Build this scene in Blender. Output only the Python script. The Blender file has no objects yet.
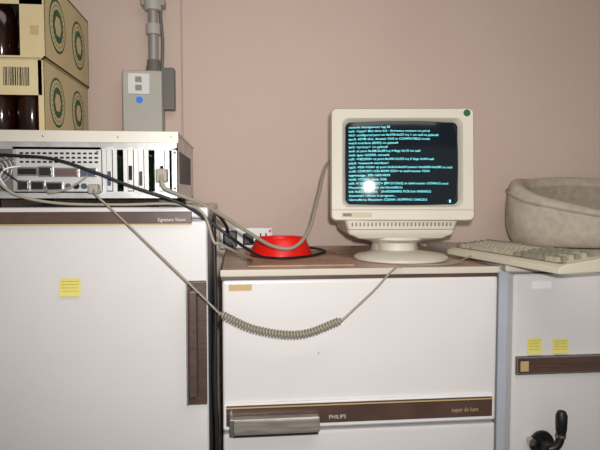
import bpy, bmesh, math, random
from mathutils import Vector, Matrix, Euler
random.seed(4)
S=bpy.context.scene
try:
    S.view_settings.view_transform='Standard'
except Exception: pass
def lin(c):
    return tuple(((x/255)/12.92 if x/255<=.04045 else ((x/255+.055)/1.055)**2.4) for x in c)
def mat(name,rgb,rough=.5,metal=0,noise=0,nscale=8,rgb2=None,bump=0,bscale=60,emit=0,stretch=None,coat=0):
    m=bpy.data.materials.new(name);m.use_nodes=True;nt=m.node_tree
    b=nt.nodes['Principled BSDF'];c=lin(rgb)+(1,)
    b.inputs['Base Color'].default_value=c;b.inputs['Roughness'].default_value=rough;b.inputs['Metallic'].default_value=metal
    if coat: b.inputs['Coat Weight'].default_value=coat
    tc=nt.nodes.new('ShaderNodeTexCoord');mp=nt.nodes.new('ShaderNodeMapping')
    nt.links.new(tc.outputs['Object'],mp.inputs['Vector'])
    if stretch: mp.inputs['Scale'].default_value=stretch
    n=nt.nodes.new('ShaderNodeTexNoise');n.inputs['Scale'].default_value=nscale;n.inputs['Detail'].default_value=6
    nt.links.new(mp.outputs['Vector'],n.inputs['Vector'])
    r=nt.nodes.new('ShaderNodeValToRGB')
    r.color_ramp.elements[0].position=.35;r.color_ramp.elements[1].position=.65
    r.color_ramp.elements[0].color=c
    c2=lin(rgb2) if rgb2 else tuple(x*.93 for x in c[:3])
    r.color_ramp.elements[1].color=tuple(c2)+(1,)
    nt.links.new(n.outputs['Fac'],r.inputs['Fac']);nt.links.new(r.outputs['Color'],b.inputs['Base Color'])
    if bump:
        n2=nt.nodes.new('ShaderNodeTexNoise');n2.inputs['Scale'].default_value=bscale;n2.inputs['Detail'].default_value=4
        nt.links.new(tc.outputs['Object'],n2.inputs['Vector'])
        bp=nt.nodes.new('ShaderNodeBump');bp.inputs['Strength'].default_value=bump;bp.inputs['Distance'].default_value=.004
        nt.links.new(n2.outputs['Fac'],bp.inputs['Height']);nt.links.new(bp.outputs['Normal'],b.inputs['Normal'])
    if emit:
        b.inputs['Emission Color'].default_value=c;b.inputs['Emission Strength'].default_value=emit
    return m
M={}
M['wall']=mat('wall_paint',(211,190,178),.75,nscale=1.4,rgb2=(204,182,170),bump=.2,bscale=30)
M['wall2']=mat('wall_trim_paint',(190,168,157),.8)
M['edge']=mat('worktop_edge',(196,186,172),.45)
M['floor']=mat('floor_lino',(120,105,90),.6,rgb2=(100,88,75))
M['ceil']=mat('ceiling_paint',(215,208,200),.8)
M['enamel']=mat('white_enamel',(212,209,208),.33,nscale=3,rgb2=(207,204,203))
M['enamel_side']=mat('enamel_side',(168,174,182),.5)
M['gasket']=mat('gasket',(90,85,85),.7)
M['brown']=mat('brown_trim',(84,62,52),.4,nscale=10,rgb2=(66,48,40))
M['brownL']=mat('brown_grain',(86,66,54),.4,nscale=25,rgb2=(64,48,40),stretch=(1,1,14))
M['chrome']=mat('chrome',(190,188,185),.25,1)
M['alu']=mat('brushed_alu',(188,184,174),.35,.7,nscale=10,rgb2=(150,144,134),stretch=(1,1,12))
M['wood']=mat('wood_laminate',(188,162,142),.4,nscale=7,rgb2=(160,132,112),stretch=(1,4,1))
M['mat']=mat('placemat',(176,140,116),.6,nscale=14,rgb2=(148,114,94))
M['beige']=mat('monitor_plastic',(205,199,184),.5,rgb2=(200,194,179))
M['beige2']=mat('monitor_rim',(188,178,150),.5)
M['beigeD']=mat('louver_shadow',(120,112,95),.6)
M['key']=mat('keycap',(172,166,146),.5,rgb2=(164,158,138))
M['keyg']=mat('keycap_grey',(132,127,110),.5)
M['kb']=mat('keyboard_shell',(208,202,182),.5)
M['red']=mat('red_plastic',(226,22,16),.35)
M['black']=mat('black_plastic',(16,16,17),.45)
M['blackc']=mat('black_cable',(20,20,22),.5)
M['greyc']=mat('grey_cable',(150,144,130),.5)
M['coil']=mat('coil_cable',(146,138,122),.5)
M['steel']=mat('galvanised_steel',(208,208,206),.36,.65,nscale=25,rgb2=(182,182,180))
M['steelp']=mat('steel_bracket',(215,215,212),.35,.55)
M['cream']=mat('case_cover',(212,206,194),.45,.2)
M['dark']=mat('dark_void',(10,10,11),.8)
M['pcb']=mat('circuit_board',(30,60,42),.5,nscale=60,rgb2=(46,76,54))
M['vga']=mat('port_blue',(58,70,100),.5)
M['pink']=mat('port_maroon',(96,72,72),.5)
M['carton']=mat('carton',(206,190,148),.7,rgb2=(198,180,138))
M['cartonG']=mat('carton_green',(26,86,50),.6)
M['glassb']=mat('brown_bottle',(38,18,8),.12,rgb2=(28,12,6))
M['note']=mat('sticky_note',(222,212,112),.7,rgb2=(212,202,106))
M['ink']=mat('ink',(130,125,80),.7)
M['bar']=mat('print_ink',(40,38,34),.7)
M['tan']=mat('tan_label',(186,160,110),.6)
M['elec']=mat('grey_enclosure',(184,181,173),.5)
M['elecd']=mat('dark_enclosure',(112,108,103),.5)
M['white']=mat('white_plastic',(228,228,228),.4)
M['blue']=mat('blue_button',(40,110,210),.4,emit=.4)
M['pipe']=mat('conduit',(165,162,157),.4,.3)
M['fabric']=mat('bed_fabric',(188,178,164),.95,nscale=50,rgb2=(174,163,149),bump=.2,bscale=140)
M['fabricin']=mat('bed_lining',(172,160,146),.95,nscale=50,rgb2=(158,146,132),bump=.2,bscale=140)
M['screen']=mat('crt_glass',(18,28,36),.09,rgb2=(15,24,32))
M['txt']=mat('phosphor_text',(110,215,225),.5,rgb2=(110,215,225),emit=1.1)
M['silvert']=mat('silver_text',(205,200,190),.4)

def empty(name,loc=(0,0,0)):
    e=bpy.data.objects.new(name,None);S.collection.objects.link(e);e.location=loc;return e
def finish(bm,name,parent,m,smooth=False,mats=None):
    me=bpy.data.meshes.new(name);bmesh.ops.recalc_face_normals(bm,faces=bm.faces);bm.to_mesh(me);bm.free()
    o=bpy.data.objects.new(name,me);S.collection.objects.link(o)
    for mm in (mats or [m]): me.materials.append(M[mm])
    if smooth:
        for p in me.polygons:p.use_smooth=True
    if parent:
        o.parent=parent
        o.location=(0,0,0)
    return o
def addbox(bm,x0,x1,y0,y1,z0,z1,bev=0,mi=0,rot=None):
    r=bmesh.ops.create_cube(bm,size=1)
    c=Vector(((x0+x1)/2,(y0+y1)/2,(z0+z1)/2));s=(x1-x0,y1-y0,z1-z0)
    fs=set()
    for v in r['verts']:
        v.co=Vector((v.co.x*s[0],v.co.y*s[1],v.co.z*s[2]))
        if rot: v.co=rot@v.co
        v.co+=c
        fs.update(v.link_faces)
    for f in fs:f.material_index=mi
    if bev:
        es=set(e for v in r['verts'] for e in v.link_edges)
        bmesh.ops.bevel(bm,geom=list(es),offset=bev,segments=3,affect='EDGES',profile=.6)
def off(p):
    if not p.get('w',1): return Vector((0,0,0))
    t=Vector(p.location)
    q=p.parent
    while q: t+=Vector(q.location);q=q.parent
    return -t
def box(name,p,x0,x1,y0,y1,z0,z1,m,bev=0,rot=None):
    bm=bmesh.new();addbox(bm,x0,x1,y0,y1,z0,z1,bev,rot=rot)
    o=finish(bm,name,p,m)
    if p: o.location=off(p)
    return o
def W(o,p):
    if p and p.get('w',1): o.location=off(p)
    return o
def lathe(name,p,prof,c,m,n=48,axis='Z',smooth=True):
    bm=bmesh.new();rings=[]
    for r,h in prof:
        ring=[]
        for i in range(n):
            a=2*math.pi*i/n
            if axis=='Z':co=(r*math.cos(a),r*math.sin(a),h)
            elif axis=='Y':co=(r*math.cos(a),h,r*math.sin(a))
            else:co=(h,r*math.cos(a),r*math.sin(a))
            ring.append(bm.verts.new(Vector(co)+Vector(c)))
        rings.append(ring)
    for a,b in zip(rings,rings[1:]):
        for i in range(n):
            bm.faces.new((a[i],a[(i+1)%n],b[(i+1)%n],b[i]))
    bm.faces.new(rings[0]);bm.faces.new(rings[-1])
    o=finish(bm,name,p,m,smooth)
    if smooth:
        md=o.modifiers.new('es','EDGE_SPLIT');md.split_angle=math.radians(40)
    return W(o,p)
def cr(pts,k=10):
    P=[Vector(p) for p in pts];P=[2*P[0]-P[1]]+P+[2*P[-1]-P[-2]];out=[]
    for i in range(1,len(P)-2):
        a,b,c,d=P[i-1:i+3]
        for j in range(k):
            t=j/k
            out.append(.5*((2*b)+(c-a)*t+(2*a-5*b+4*c-d)*t*t+(3*b-a-3*c+d)*t**3))
    out.append(P[-2]);return out
def tube(name,p,pts,r,m,k=10,raw=False):
    pts=pts if raw else cr(pts,k)
    cu=bpy.data.curves.new(name,'CURVE');cu.dimensions='3D';cu.bevel_depth=r;cu.bevel_resolution=3;cu.use_fill_caps=True
    sp=cu.splines.new('POLY');sp.points.add(len(pts)-1)
    for q,v in zip(sp.points,pts):q.co=(*v,1)
    sp.use_smooth=True
    o=bpy.data.objects.new(name,cu);S.collection.objects.link(o);cu.materials.append(M[m])
    if p:o.parent=p;W(o,p)
    return o
def text(name,p,s,loc,size,m,rot=(math.pi/2,0,0),bend=None,sx=1,world=True,fat=0):
    cu=bpy.data.curves.new(name,'FONT');cu.body=s;cu.size=size;cu.resolution_u=2;cu.materials.append(M[m]);cu.offset=fat
    o=bpy.data.objects.new(name+'_tmp',cu);S.collection.objects.link(o)
    bpy.context.view_layer.update()
    me=bpy.data.meshes.new_from_object(o.evaluated_get(bpy.context.evaluated_depsgraph_get()))
    bpy.data.objects.remove(o)
    R=Euler(rot).to_matrix()
    for v in me.vertices:
        c=v.co.copy();c.x*=sx
        v.co=R@c+Vector(loc)
        if bend:v.co=bend(v.co)
    n=bpy.data.objects.new(name,me);S.collection.objects.link(n)
    if not me.materials: me.materials.append(M[m])
    if p:n.parent=p
    if p and world:W(n,p)
    return n

# ---------- room
def rbox(name,*a):
    bm=bmesh.new();addbox(bm,*a[:6]);return finish(bm,name,None,a[6])
rbox('wall_back',-2.2,2.8,1.84,1.94,0,2.7,'wall')
rbox('floor',-2.2,2.8,-1.6,1.94,-.1,0,'floor')
rbox('wall_left',-2.3,-2.2,-1.6,1.94,0,2.7,'wall')
rbox('wall_right',2.8,2.9,-1.6,1.94,0,2.7,'wall')
rbox('ceiling',-2.3,2.9,-1.6,1.94,2.7,2.78,'ceil')
rbox('trim_1',-.173,-.168,1.836,1.84,.1,2.7,'wall2')
rbox('baseboard_back',-2.2,2.8,1.825,1.84,0,.1,'ceil')

# ---------- left fridge
f=empty('upright_fridge',(-.39,1.52,0))
box('cabinet',f,-.715,-.068,1.285,1.80,.03,1.505,'enamel_side',.006)
box('feet',f,-.69,-.10,1.33,1.77,0,.03,'black')
box('top_panel',f,-.718,-.064,1.243,1.80,1.497,1.52,'enamel',.006)
box('gasket',f,-.70,-.08,1.27,1.286,.07,1.49,'gasket')
box('door',f,-.715,-.066,1.24,1.272,.06,1.492,'enamel',.008)
box('top_trim',f,-.712,-.098,1.234,1.245,1.486,1.511,'brown',.002)
box('top_trim_line',f,-.712,-.098,1.232,1.236,1.484,1.4865,'tan')
text('badge_text',f,'Signature Vision',(-.168,1.2335,1.491),.0105,'silvert',sx=.85)
box('handle_plate',f,-.109,-.069,1.232,1.242,1.10,1.365,'brownL',.003)
box('handle_grip',f,-.104,-.087,1.20,1.234,1.125,1.35,'brownL',.004)
box('handle_edge',f,-.111,-.108,1.228,1.243,1.10,1.365,'chrome')
def note(p,x0,x1,z0,z1,y):
    bm=bmesh.new()
    n=6
    g=[[bm.verts.new((x0+(x1-x0)*i/n+random.uniform(-.0003,.0003),y-.0004-.004*(1-j/n)**3,z0+(z1-z0)*j/n)) for i in range(n+1)] for j in range(n+1)]
    for j in range(n):
        for i in range(n): bm.faces.new((g[j][i],g[j][i+1],g[j+1][i+1],g[j+1][i]))
    o=finish(bm,'sticky_note',None,'note')
    bm=bmesh.new()
    for k in range(4):
        zz=z1-(k+1)*(z1-z0)/5.5
        yy=y-.0010-.004*(1-(zz-z0)/(z1-z0))**3
        x=x0+.004
        while x<x1-.006:
            w=random.uniform(.003,.007);addbox(bm,x,min(x+w,x1-.003),yy,yy+.0003,zz,zz+.0009);x+=w+.0015
    l=finish(bm,'handwriting',o,'ink')
    return o
note(None,-.368,-.326,1.337,1.374,1.239)

# ---------- middle fridge
f=empty('fridge_freezer',(.27,1.52,0))
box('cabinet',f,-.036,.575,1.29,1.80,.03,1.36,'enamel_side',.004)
box('feet',f,0,.54,1.33,1.77,0,.03,'black')
box('top_board',f,-.038,.577,1.246,1.80,1.362,1.385,'wood',.003)
box('top_edge',f,-.040,.579,1.239,1.247,1.372,1.3865,'edge',.002)
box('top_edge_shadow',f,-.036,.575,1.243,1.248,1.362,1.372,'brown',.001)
box('gasket',f,-.02,.56,1.275,1.292,.07,1.35,'gasket')
box('freezer_door',f,-.036,.575,1.24,1.276,1.036,1.364,'enamel',.007)
box('fridge_door',f,-.036,.575,1.24,1.276,.06,1.030,'enamel',.007)
box('trim_frame',f,-.034,.566,1.232,1.242,1.043,1.099,'white',.002)
box('trim_band',f,-.029,.562,1.229,1.234,1.051,1.095,'brown',.001)
box('trim_line',f,-.029,.562,1.2275,1.230,1.090,1.0925,'tan')
box('handle_plate',f,-.018,.170,1.205,1.2295,1.040,1.074,'alu',.005)
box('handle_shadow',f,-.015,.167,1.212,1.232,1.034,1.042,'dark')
box('handle_cap',f,-.022,-.012,1.204,1.23,1.038,1.075,'chrome',.002)
text('badge_text',f,'PHILIPS',(.192,1.2283,1.060),.012,'silvert',sx=1)
text('script_text',f,'super de luxe',(.468,1.2283,1.064),.014,'tan',sx=.8)
box('label',f,-.022,.027,1.2385,1.241,1.342,1.355,'tan')
box('door_mark',f,.17,.172,1.2392,1.2402,1.20,1.204,'ink')
box('table_mat',None,.02,.26,1.29,1.62,1.3852,1.389,'mat',.001).name='placemat'

# ---------- right fridge
f=empty('bar_fridge',(.9,1.52,0))
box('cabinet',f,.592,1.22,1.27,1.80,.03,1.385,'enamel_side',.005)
box('feet',f,.62,1.19,1.33,1.77,0,.03,'black')
box('top_panel',f,.595,1.22,1.243,1.80,1.372,1.393,'cream',.006)
box('door',f,.612,1.22,1.24,1.272,.06,1.368,'enamel',.008)
box('band_frame',f,.618,1.215,1.232,1.242,1.140,1.183,'chrome',.003)
box('band',f,.623,1.21,1.229,1.234,1.145,1.178,'brown',.001)
box('band_line',f,.66,1.21,1.2275,1.230,1.157,1.166,'brownL')
box('band_end',f,.626,.645,1.2275,1.230,1.150,1.173,'tan')
box('label',f,.655,.70,1.2385,1.241,1.335,1.352,'white')
note(None,.646,.680,1.187,1.222,1.239)
note(None,.706,.744,1.187,1.219,1.239)
h=empty('lever_handle',Vector((.69,1.22,1.0))-Vector(f.location));h.parent=f
lathe('rose',h,[(.001,0),(.028,0),(.029,.006),(.024,.012),(.001,.012)],(.682,1.228,.982),'black',axis='Y')
lathe('spindle',h,[(.001,-.034),(.011,-.034),(.013,-.028),(.011,.005)],(.682,1.228,.982),'black',axis='Y')
tube('arm',h,[(.682,1.20,.982),(.694,1.196,.988),(.703,1.194,1.003),(.706,1.194,1.028)],.009,'black')
lathe('collar',h,[(.0115,0),(.0115,.006)],(.705,1.194,1.012),'chrome',n=24)
lathe('grip',h,[(.001,0),(.009,.001),(.0115,.010),(.0125,.030),(.0125,.044),(.009,.053),(.001,.056)],(.706,1.194,1.016),'black',n=24)
lathe('lock_cylinder',h,[(.001,-.002),(.008,-.002),(.009,.008),(.007,.014)],(.655,1.222,.990),'chrome',axis='Y',n=24)

# ---------- chassis
f=empty('desktop_computer_chassis',(-.33,1.47,1.52))
X0,X1,Y0,Y1,Z0,Z1=-.545,-.128,1.26,1.68,1.536,1.677
def wpart(name,x0,x1,y0,y1,z0,z1,m,bev=0): return box(name,f,x0,x1,y0,y1,z0,z1,m,bev)
wpart('tray_floor',X0,X1,Y0,Y1,Z0,Z0+.003,'steel')
wpart('side_right',X1-.002,X1,Y0,Y1,Z0,Z1,'steel')
wpart('side_left',X0,X0+.002,Y0,Y1,Z0,Z1,'steel')
wpart('front_wall',X0,X1,Y1-.003,Y1,Z0,Z1,'steel')
wpart('lid',X0-.002,X1+.002,Y0-.001,Y1,Z1-.004,Z1+.002,'cream',.001)
wpart('lid_rear_lip',X0-.002,X1+.002,Y0-.003,Y0,Z1-.022,Z1+.002,'cream',.001)
wpart('rail_bottom',X0,X1,Y0,Y0+.003,Z0,1.553,'steel')
wpart('rail_top',X0,X1,Y0,Y0+.003,1.640,Z1,'steel')
wpart('panel_psu_edge',-.462,-.455,Y0,Y0+.003,1.55,1.645,'steel')
wpart('io_panel',-.455,-.285,Y0,Y0+.003,1.55,1.645,'steelp')
wpart('panel_end',X1-.012,X1,Y0,Y0+.003,1.55,1.645,'steel')
wpart('panel_end_left',X0,X0+.01,Y0,Y0+.003,1.55,1.645,'steel')
wpart('power_supply',-.533,-.465,Y0+.02,Y0+.16,Z0+.003,1.65,'elecd',.002)
wpart('motherboard',-.455,X1-.004,Y0+.01,Y1-.08,Z0+.008,Z0+.010,'pcb')
bm=bmesh.new()
for i in range(7):
    x=-.283+i*.0215
    addbox(bm,x,x+.0085,Y0-.0005,Y0+.002,1.553,1.642)
    addbox(bm,x+.0085,x+.0215,Y0-.004,Y0+.003,1.642,1.6435)
W(finish(bm,'slot_webs',f,'steelp'),f)
for j,i in enumerate((0,2,3,5)):
    x=-.2735+i*.0215
    wpart('card_bracket_%d'%j,x,x+.0105,Y0-.002,Y0-.0002,1.555,1.645,'steelp')
    wpart('card_connector_%d'%j,x+.002,x+.0085,Y0-.008,Y0-.001,1.565+.012*(j%2),1.595+.012*(j%2),('vga','dark','black','dark')[j],.001)
    wpart('card_%d'%j,x+.004,x+.0055,Y0+.005,Y0+.17,1.552,1.635,'pcb')
bm=bmesh.new()
for r in range(3):
    for i in range(14):
        x=-.448+i*.0115;z=1.612+r*.009
        addbox(bm,x,x+.007,Y0-.0006,Y0+.001,z,z+.004)
W(finish(bm,'vent_holes',f,'dark'),f)
ports=[(-.45,-.415,1.588,1.600,'dark'),(-.408,-.385,1.586,1.602,'black'),(-.376,-.333,1.586,1.599,'pink'),(-.325,-.297,1.586,1.599,'vga'),(-.450,-.432,1.558,1.573,'black'),(-.424,-.402,1.558,1.572,'dark'),(-.394,-.366,1.558,1.570,'dark')]
for i,(x0,x1,z0,z1,m) in enumerate(ports):
    wpart('port_shield_%d'%i,x0-.003,x1+.003,Y0-.004,Y0,z0-.003,z1+.003,'chrome',.001)
    wpart('port_%d'%i,x0,x1,Y0-.008,Y0,z0,z1,m,.001)
for i,(x,m) in enumerate(((-.352,'pink'),(-.336,'dark'),(-.320,'vga'))):
    lathe('jack_%d'%i,f,[(.001,-.003),(.0025,-.003),(.0025,-.006),(.006,-.006),(.006,0)],(x,Y0,1.564),m,axis='Y',n=16)
bm=bmesh.new()
for k in range(12):
    addbox(bm,X1-.0005,X1+.0006,1.30+k*.025,1.312+k*.025,1.57,1.64)
W(finish(bm,'side_vents',f,'dark'),f)
bm=bmesh.new()
for sx in (X0+.03,X1-.03):
    for sy in (Y0+.03,Y1-.03): addbox(bm,sx-.012,sx+.012,sy-.012,sy+.012,1.52,1.537)
W(finish(bm,'feet',f,'black'),f)
for r in(.030,.022,.014,.006):
    pts=[(-.499+r*math.cos(a*math.pi/12),Y0+.014,1.60+r*math.sin(a*math.pi/12)) for a in range(25)]
    tube('fan_grille',f,pts,.0012,'steelp',raw=True)
for i,(xa,xb,za,zb,m) in enumerate([(-.530,-.47,1.635,1.555,'white'),(-.528,-.458,1.57,1.62,'elecd'),(-.52,-.47,1.640,1.60,'pink'),(-.50,-.445,1.555,1.605,'white'),(-.515,-.44,1.60,1.565,'black')]):
    tube('loose_wire_%d'%i,f,[(xa,1.268,za),((xa+xb)/2,1.238,(za+zb)/2+.015),(xb,1.255,zb)],.0018,m)
bm=bmesh.new()
for x,z in[(-.292,1.560),(-.458,1.61),(-.292,1.635),(-.134,1.56),(-.134,1.635),(-.40,1.667),(-.25,1.667),(-.14,1.667)]:
    bmesh.ops.create_uvsphere(bm,u_segments=10,v_segments=6,radius=.003,matrix=Matrix.Translation((x,Y0-.001,z)))
W(finish(bm,'screws',f,'chrome',True),f)
box('serial_plug',f,-.169,-.147,1.225,1.257,1.572,1.60,'greyc',.003)
box('keyboard_plug',f,-.306,-.286,1.228,1.257,1.548,1.568,'greyc',.004)

# ---------- beer cartons
def carton(z0,z1,dx,kind):
    f=empty('beer_carton',(-.55+dx,1.54,z0))
    x0,x1,y0,y1=-.72+dx,-.425+dx,1.35,1.73;t=.004
    box('base',f,x0,x1,y0,y1,z0,z0+t,'carton');box('lid',f,x0,x1,y0,y1,z1-t,z1,'carton')
    box('side_right',f,x1-t,x1,y0,y1,z0,z1,'carton');box('side_left',f,x0,x0+t,y0,y1,z0,z1,'carton')
    box('back',f,x0,x1,y1-t,y1,z0,z1,'carton');box('shade_backing',f,x0+.01,x1-.01,y0+.075,y0+.079,z0,z1-t,'dark')  # near-black sheet behind the bottles paints the carton's inner shade
    H=z1-z0
    if kind==0:
        box('front_band',f,x0,x1,y0,y0+t,z0+.085,z1,'carton')
        box('front_corner',f,x1-.012,x1,y0,y0+t,z0,z1,'carton')
        bm=bmesh.new();x=x1-.085
        while x<x1-.03:
            w=random.choice([.0012,.002,.003]);addbox(bm,x,x+w,y0-.0008,y0-.0003,z0+.105,z0+.145);x+=w+random.choice([.0012,.002])
        W(finish(bm,'barcode',f,'bar'),f)
        box('barcode_panel',f,x1-.09,x1-.025,y0-.0003,y0,z0+.098,z0+.15,'carton')
    else:
        box('front_corner',f,x1-.052,x1,y0,y0+t,z0,z1,'carton')
        box('front_band',f,x0,x1,y0,y0+t,z0+.115,z1,'carton')
        box('stain_stamp',f,x1-.03,x1-.012,y0-.0005,y0,z0+.05,z0+.07,'tan')
        box('green_panel',f,x0,x1-.004,y0-.0005,y0,z0+.134,z0+.165,'cartonG')
        text('print',f,'PALE ALE',(x1-.10,y0-.001,z0+.139),.020,'carton')
    for i in range(4):
        lathe('bottle_%d'%i,f,[(.001,0),(.029,.0),(.031,.004),(.031,.09),(.026,.112),(.014,.13),(.0125,min(.155,H-.006)),(.001,min(.155,H-.006))],(x1-.04-.066*i,y0+.04,z0+t),'glassb',n=24)
    for y in(1.445,1.625):
        zc=z0+H*.5;R=.062 if kind else .058
        lathe('emblem_ring',f,[(R,0),(R,.0006),(.001,.0006)],(x1,y,zc),'cartonG',axis='X')
        lathe('emblem_band',f,[(R*.9,0),(R*.9,.001),(.001,.001)],(x1,y,zc),'carton',axis='X')
        lathe('emblem_core',f,[(R*.62,0),(R*.62,.0014),(.001,.0014)],(x1,y,zc),'cartonG',axis='X')
        lathe('emblem_dot',f,[(R*.4,0),(R*.4,.0018),(.001,.0018)],(x1,y,zc),'carton',axis='X',n=6)
        bm=bmesh.new()
        for k in range(24):
            a=k*math.pi/12
            addbox(bm,x1+.0008,x1+.0013,y+R*.76*math.cos(a)-.0018,y+R*.76*math.cos(a)+.0018,zc+R*.76*math.sin(a)-.0025,zc+R*.76*math.sin(a)+.0025)
        W(finish(bm,'emblem_lettering',f,'cartonG'),f)
carton(1.680,1.845,0,0)
carton(1.846,2.033,.004,1)

# ---------- wall electrical enclosure
f=empty('electrical_switch_box',(-.277,1.80,1.78))
box('housing',f,-.336,-.222,1.762,1.84,1.66,1.908,'elec',.006)
box('cover_seam',f,-.337,-.221,1.80,1.803,1.659,1.909,'elecd')
box('back_box',f,-.24,-.19,1.80,1.84,1.80,1.925,'elecd',.004)
box('switch_plate',f,-.319,-.257,1.757,1.763,1.838,1.898,'white',.002)
box('switch_rocker_1',f,-.297,-.279,1.754,1.758,1.872,1.888,'greyc',.001)
box('switch_rocker_2',f,-.297,-.279,1.754,1.758,1.848,1.864,'greyc',.001)
lathe('blue_button',f,[(.001,-.004),(.009,-.004),(.010,0),(.001,0)],(-.287,1.762,1.822),'blue',axis='Y',n=24)
f=empty('electrical_conduit',(-.252,1.80,2.2))
lathe('pipe',f,[(.015,1.908),(.015,2.68)],(-.25,1.80,0),'pipe',n=24)
lathe('gland',f,[(.022,1.905),(.022,1.925),(.019,1.935),(.019,1.945)],(-.25,1.80,0),'elecd',n=12)
lathe('coupling',f,[(.021,2.02),(.021,2.05)],(-.25,1.80,0),'elec',n=24)
lathe('junction',f,[(.024,2.09),(.026,2.10),(.026,2.15),(.024,2.16)],(-.25,1.80,0),'elec',n=24)
box('saddle',f,-.285,-.215,1.79,1.84,2.105,2.125,'pipe',.003)
tube('side_cable',f,[(-.228,1.81,1.91),(-.224,1.81,2.0),(-.229,1.81,2.1),(-.222,1.81,2.3),(-.225,1.81,2.68)],.005,'elecd')

# ---------- monitor
mon=empty('crt_monitor',(.400,1.40,1.385))
head=bpy.data.objects.new('head_pivot',None);S.collection.objects.link(head);head.parent=mon
head.location=(0,.0,.2355);head.rotation_euler=(math.radians(-4.5),0,math.radians(-6.5))
head['w']=0
def rr(w,h,r,y,cz=0,n=6):
    pts=[]
    for cx,cy,a0 in((w/2-r,h/2-r,0),(-w/2+r,h/2-r,90),(-w/2+r,-h/2+r,180),(w/2-r,-h/2+r,270)):
        for i in range(n+1):
            a=math.radians(a0+90*i/n);pts.append((cx+r*math.cos(a),y,cy+cz+r*math.sin(a)))
    return pts
def loft(name,p,loops,m,cap0=True,cap1=False):
    bm=bmesh.new();L=[[bm.verts.new(q) for q in l] for l in loops]
    n=len(L[0])
    for a,b in zip(L,L[1:]):
        for i in range(n):bm.faces.new((a[i],a[(i+1)%n],b[(i+1)%n],b[i]))
    if cap0:bm.faces.new(L[0])
    if cap1:bm.faces.new(L[-1])
    o=finish(bm,name,p,m,True);md=o.modifiers.new('es','EDGE_SPLIT');md.split_angle=math.radians(28)
    return o
loft('case',head,[rr(.20,.16,.02,.33,-.01),rr(.24,.20,.02,.29,-.01),rr(.31,.25,.02,.10,-.005),rr(.345,.272,.016,.05),rr(.352,.278,.014,.045),rr(.352,.278,.014,.006),rr(.346,.272,.012,0),
  rr(.296,.220,.016,0,.004),rr(.290,.214,.018,.004,.004),rr(.278,.204,.014,.018,.004)],'beige')
bm=bmesh.new()
R=.8;yc=.004
def bend(c,off=0): return Vector((c.x,yc-off+(c.x**2+(c.z-.004)**2)/(2*R),c.z))
nx,nz=32,24
g=[[bm.verts.new(bend(Vector((-.142+.284*i/nx,0,.004-.106+.212*j/nz)))) for i in range(nx+1)] for j in range(nz+1)]
for j in range(nz):
    for i in range(nx):bm.faces.new((g[j][i],g[j][i+1],g[j+1][i+1],g[j+1][i]))
o=finish(bm,'screen_glass',head,'screen',True)
lines=["console management tag 28","isa0: <type> 8bit dont full - firmware revision on privd",
"fdc0: configured port on 0x378-0x37 irq 1 on isa0 at ppbus0",
"ppc0: 40MB disk, densely CHS in COMPATIBLE mode","wdc0 interface (8250) on ppbus0","lpt0: <printer> on ppbus0",
"sio0: at port 0x3f8-0x3ff irq 4 flags 0x10 on isa0","sio0: type 16550A, console",
"ed0: <NE2000> at port 0x340-0x35f irq 5 flags 0x40 isa0","plip0: <network interface>",
"vga0: <ISA VGA> at port 0x3c0-0x3df iomem 0xa0000-0xbffff on isa0","acd0: CDROM <CD-ROM 32X> at ata0-master PIO4",
"tagmessage: 300-1600-0030","cbd0: <TOD> slave, 5Gb",
"ad0: 4126MB <WDC> [8912/15/63] at ata0-master UDMA33 secd","Mounting root from ufs:/dev/ad0s1a",
"link 0x0200000 set.   (0x00200000) PCB link 00000022","Automatic reboot in progress...","/dev/ad0s1a: filesystem CLEAN; SKIPPING CHECKS"]
n=len(lines)
for i,l in enumerate(lines):
    z=.091-i*(.190/n)
    text('text_line_%d'%i,head,l,(-.131,0,z),.0078,'txt',bend=lambda c:bend(c,.0008),sx=1.16,world=False)
box('cursor',head,.116,.120,.011,.0125,-.0935,-.0865,'txt')
lathe('power_badge',head,[(.001,-.002),(.008,-.002),(.009,.001),(.001,.001)],(.158,0,.126),'cartonG',axis='Y',n=24)
box('model_label',head,-.150,-.075,-.0012,.001,-.130,-.119,'beige2',.0003)
box('label_inner',head,-.146,-.125,-.002,.001,-.128,-.121,'beigeD')
box('chin_line',head,-.174,.174,-.0006,.001,-.1125,-.1115,'beigeD')
st=bpy.data.objects.new('stand',None);S.collection.objects.link(st);st.parent=mon;st['w']=0;st.rotation_euler=(0,0,math.radians(-3))
def hl(name,spec,m):
    loops=[]
    for z,w,d,r,cy in spec:
        l=rr(w,d,r,0);loops.append([(x,q+cy,z) for x,_,q in l])
    return loft(name,st,loops,m,True,True)
hl('tray',[(.048,.18,.16,.02,.10),(.053,.225,.21,.012,.115),(.057,.232,.225,.010,.12),(.062,.26,.23,.010,.12),(.070,.268,.235,.010,.12),(.076,.268,.235,.010,.12),(.098,.285,.25,.012,.125)],'beige')
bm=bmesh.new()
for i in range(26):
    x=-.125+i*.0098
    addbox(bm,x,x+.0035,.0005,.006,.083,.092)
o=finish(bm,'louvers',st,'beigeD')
box('tray_groove',st,-.132,.132,.0015,.01,.0745,.076,'beigeD')
lathe('swivel_neck',st,[(.075,.012),(.062,.018),(.058,.036),(.085,.048),(.085,.054)],(0,.085,0),'beige')
lathe('swivel_base',st,[(.112,.0),(.116,.003),(.116,.008),(.108,.013),(.07,.019),(.05,.021)],(0,.015,0),'beige')
lathe('swivel_core',st,[(.05,.015),(.05,.04)],(0,.06,0),'beige')

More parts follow.
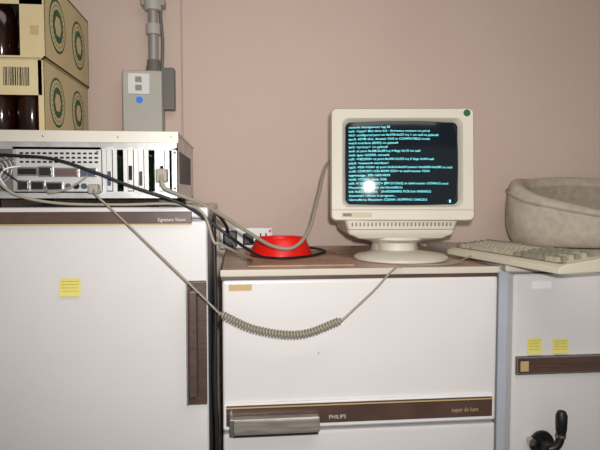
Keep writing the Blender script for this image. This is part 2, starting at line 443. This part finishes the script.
# ---------- keyboard
kb=empty('keyboard',(.634,1.262,1.3935));kb['w']=0
kb.rotation_euler=(0,0,math.radians(-78))
L,Wd=.395,.128
bm=bmesh.new()
def prof(x):
    return [(x,-Wd/2,0),(x,Wd/2,0),(x,Wd/2,.026),(x,Wd/2-.012,.028),(x,-Wd/2+.018,.018),(x,-Wd/2,.012)]
a=[bm.verts.new(q) for q in prof(-L/2)];b=[bm.verts.new(q) for q in prof(L/2)]
for i in range(6):bm.faces.new((a[i],a[(i+1)%6],b[(i+1)%6],b[i]))
bm.faces.new(a);bm.faces.new(b)
bmesh.ops.bevel(bm,geom=list(bm.edges),offset=.002,segments=2,affect='EDGES')
finish(bm,'shell',kb,'kb')
bm=bmesh.new()
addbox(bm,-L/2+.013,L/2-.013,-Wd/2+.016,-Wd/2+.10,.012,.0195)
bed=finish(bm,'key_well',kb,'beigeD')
bm=bmesh.new()
def keyz(y):return .018+(y+Wd/2-.018)*(.010/(Wd-.03))
def key(x,y,w,d,mi):
    z=keyz(y);r=bmesh.ops.create_cube(bm,size=1)
    for v in r['verts']:
        t=.74 if v.co.z>0 else 1
        v.co=Vector((x+v.co.x*w*t,y+v.co.y*d*t,z-.001+(v.co.z+.5)*.011))
        for ff in v.link_faces:ff.material_index=mi
pit=.0168
for r in range(6):
    y=-Wd/2+.024+r*.0162
    if r==5:y+=.003
    for c in range(21):
        x=-L/2+.022+c*pit+ (r%3)*.003*(c<14)
        if c in(14,18) : continue
        if r==0 and 3<c<10:
            if c==6:key(x,y,pit*6.5,.0135,0)
            continue
        mi=1 if(c in(0,13,15,16,17) or r==5 or (c>18 and r%2)) else 0
        key(x,y,pit*.86,.0135,mi)
finish(bm,'keycaps',kb,None,mats=['key','keyg'])

# ---------- bowl
lathe('pet_bowl',None,[(.001,0),(.078,0),(.080,.003),(.079,.008),(.064,.044),(.061,.047),(.057,.045),(.050,.018),(.001,.014)],(.108,1.50,1.3892),'red',n=64)

# ---------- power board
f=empty('power_board',(.02,1.72,1.40))
box('body',f,-.055,.10,1.72,1.76,1.386,1.448,'white',.006)
box('plug_pack',f,-.045,-.005,1.675,1.722,1.395,1.44,'black',.005)
box('plug_black',f,.012,.042,1.685,1.722,1.400,1.432,'black',.005)
for i,(x,a) in enumerate(((.064,.003),(.080,.003),(.072,-.014))):
    box('socket_pin_%d'%i,f,x-.002,x+.002,1.7185,1.722,1.417+a,1.428+a,'dark')
box('switch',f,.088,.095,1.7165,1.721,1.434,1.442,'red',.001)

# ---------- pet bed
f=empty('pet_bed',(1.06,1.655,1.393));f['w']=0
bm=bmesh.new();n=96
def rimh(a):
    fr=(1-math.sin(a))/2
    return .207-.100*fr**2.0+.003*math.sin(5*a)
prof_=[(.80,0,1),(.90,.004,1),(.965,.022,1),(1.0,.30,0),(1.015,.5,0),(1.005,.75,0),(.98,.92,0),(.935,.99,0),(.88,1.0,0),(.82,.97,0),(.77,.88,0),(.74,.7,0),(.73,.45,0),(.70,.3,0),(.4,.28,0),(.01,.30,0)]
rings=[]
for k,(fr_,hh,ab) in enumerate(prof_):
    ring=[]
    for i in range(n):
        a=2*math.pi*i/n
        H=rimh(a);z=hh if ab else hh*H
        if fr_<.72: z=.045
        w=1+.007*math.sin(9*a+hh*6)+.004*math.sin(17*a-hh*9)
        ring.append(bm.verts.new((.260*fr_*w*math.cos(a),.168*fr_*w*math.sin(a),z)))
    rings.append(ring)
for k,(a,b) in enumerate(zip(rings,rings[1:])):
    for i in range(n):
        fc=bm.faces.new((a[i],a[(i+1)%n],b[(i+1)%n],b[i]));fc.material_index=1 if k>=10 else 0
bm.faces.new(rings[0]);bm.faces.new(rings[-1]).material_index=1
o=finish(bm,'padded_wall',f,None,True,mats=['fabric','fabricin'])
o.modifiers.new('s','SUBSURF').render_levels=1
pts=[(.260*1.0*math.cos(a),.168*1.0*math.sin(a),rimh(a)*.84) for a in[2*math.pi*i/96 for i in range(97)]]
tube('seam_piping',f,pts,.0026,'fabricin',raw=True)

# ---------- cables
tube('monitor_cable',None,[(.30,1.60,1.64),(.239,1.56,1.63),(.205,1.50,1.54),(.172,1.42,1.46),(.13,1.375,1.421),(.08,1.36,1.425),(.03,1.33,1.455),(-.03,1.29,1.496),(-.078,1.255,1.527),(-.12,1.232,1.545),(-.152,1.215,1.562),(-.158,1.225,1.586)],.0042,'greyc')
tube('power_cable',None,[(-.53,1.262,1.63),(-.443,1.238,1.625),(-.37,1.228,1.618),(-.29,1.222,1.592),(-.225,1.222,1.566),(-.1225,1.225,1.530),(-.068,1.218,1.497),(-.01,1.222,1.452),(.04,1.30,1.412),(.075,1.37,1.397),(.125,1.39,1.394),(.19,1.45,1.394),(.23,1.55,1.394),(.2,1.66,1.393),(.10,1.70,1.393),(.03,1.685,1.41)],.0034,'blackc')
tube('data_cable',None,[(-.52,1.26,1.60),(-.48,1.225,1.575),(-.44,1.222,1.545),(-.36,1.224,1.529),(-.24,1.226,1.526),(-.13,1.228,1.527),(-.075,1.215,1.51),(-.052,1.215,1.45),(-.04,1.215,1.445),(.0,1.26,1.42),(.03,1.36,1.396),(-.0,1.52,1.394),(-.02,1.675,1.41)],.003,'greyc')
tube('extension_cable',None,[(-.03,1.68,1.43),(-.035,1.62,1.46),(-.051,1.40,1.50),(-.053,1.25,1.49),(-.052,1.235,1.44),(-.050,1.235,1.30),(-.053,1.235,1.15),(-.048,1.235,1.0),(-.052,1.24,.6),(-.05,1.26,.02)],.0045,'blackc')
tube('patch_cable',None,[(-.395,1.252,1.563),(-.38,1.225,1.55),(-.34,1.22,1.56),(-.31,1.222,1.58),(-.311,1.252,1.590)],.002,'greyc')
A=cr([(-.296,1.235,1.558),(-.285,1.212,1.545),(-.243,1.205,1.506),(-.146,1.185,1.413),(-.077,1.175,1.346),(-.042,1.175,1.309)])
B=cr([(-.042,1.175,1.309),(.032,1.172,1.274),(.124,1.17,1.262),(.212,1.172,1.290)],40)
C=cr([(.212,1.172,1.290),(.28,1.19,1.345),(.338,1.225,1.389),(.38,1.25,1.3895),(.45,1.262,1.3895),(.50,1.29,1.3895),(.535,1.33,1.395),(.56,1.335,1.402)])
out=[];tot=0;d=[0]
for a,b in zip(B,B[1:]):tot+=(b-a).length;d.append(tot)
turns=42;N=turns*14
for k in range(N+1):
    s=tot*k/N
    i=max(0,min(len(B)-2,next((j for j in range(len(d)-1) if d[j+1]>=s),len(B)-2)))
    t=(s-d[i])/(d[i+1]-d[i]);p=B[i].lerp(B[i+1],t);T=(B[i+1]-B[i]).normalized()
    U=Vector((0,1,0));V=T.cross(U).normalized()
    env=min(1,k/20,(N-k)/20);ph=2*math.pi*k/14
    out.append(p+.0062*env*(U*math.cos(ph)+V*math.sin(ph)))
tube('coiled_keyboard_cord',None,A[:-1]+out+C[1:],.0022,'coil',raw=True)

# ---------- camera and light
cam=bpy.data.cameras.new('camera');co=bpy.data.objects.new('camera',cam);S.collection.objects.link(co)
cam.sensor_width=36;cam.lens=583/600*36
co.location=(0,0,1.55);co.rotation_euler=(math.radians(90-3.15),0,math.radians(-6))
cam.clip_start=.02;S.camera=co
l=bpy.data.lights.new('camera_flash','SPOT');l.energy=62;l.shadow_soft_size=.016;l.color=(1,.975,.94)
l.spot_size=math.radians(110);l.spot_blend=1
lo=bpy.data.objects.new('camera_flash',l);S.collection.objects.link(lo);lo.location=(.03,.02,1.60)
lo.rotation_euler=(math.radians(92),0,math.radians(-7))
l=bpy.data.lights.new('warm_fill_light','AREA');l.energy=13;l.shape='RECTANGLE';l.size=1.4;l.size_y=.9;l.color=(1,.95,.9)  # unseen soft area fill, added overhead for warmth
lo=bpy.data.objects.new('warm_fill_light',l);S.collection.objects.link(lo);lo.location=(.4,.2,2.65)
w=bpy.data.worlds.new('world');S.world=w;w.use_nodes=True
w.node_tree.nodes['Background'].inputs[0].default_value=(.9,.88,.9,1);w.node_tree.nodes['Background'].inputs[1].default_value=.36
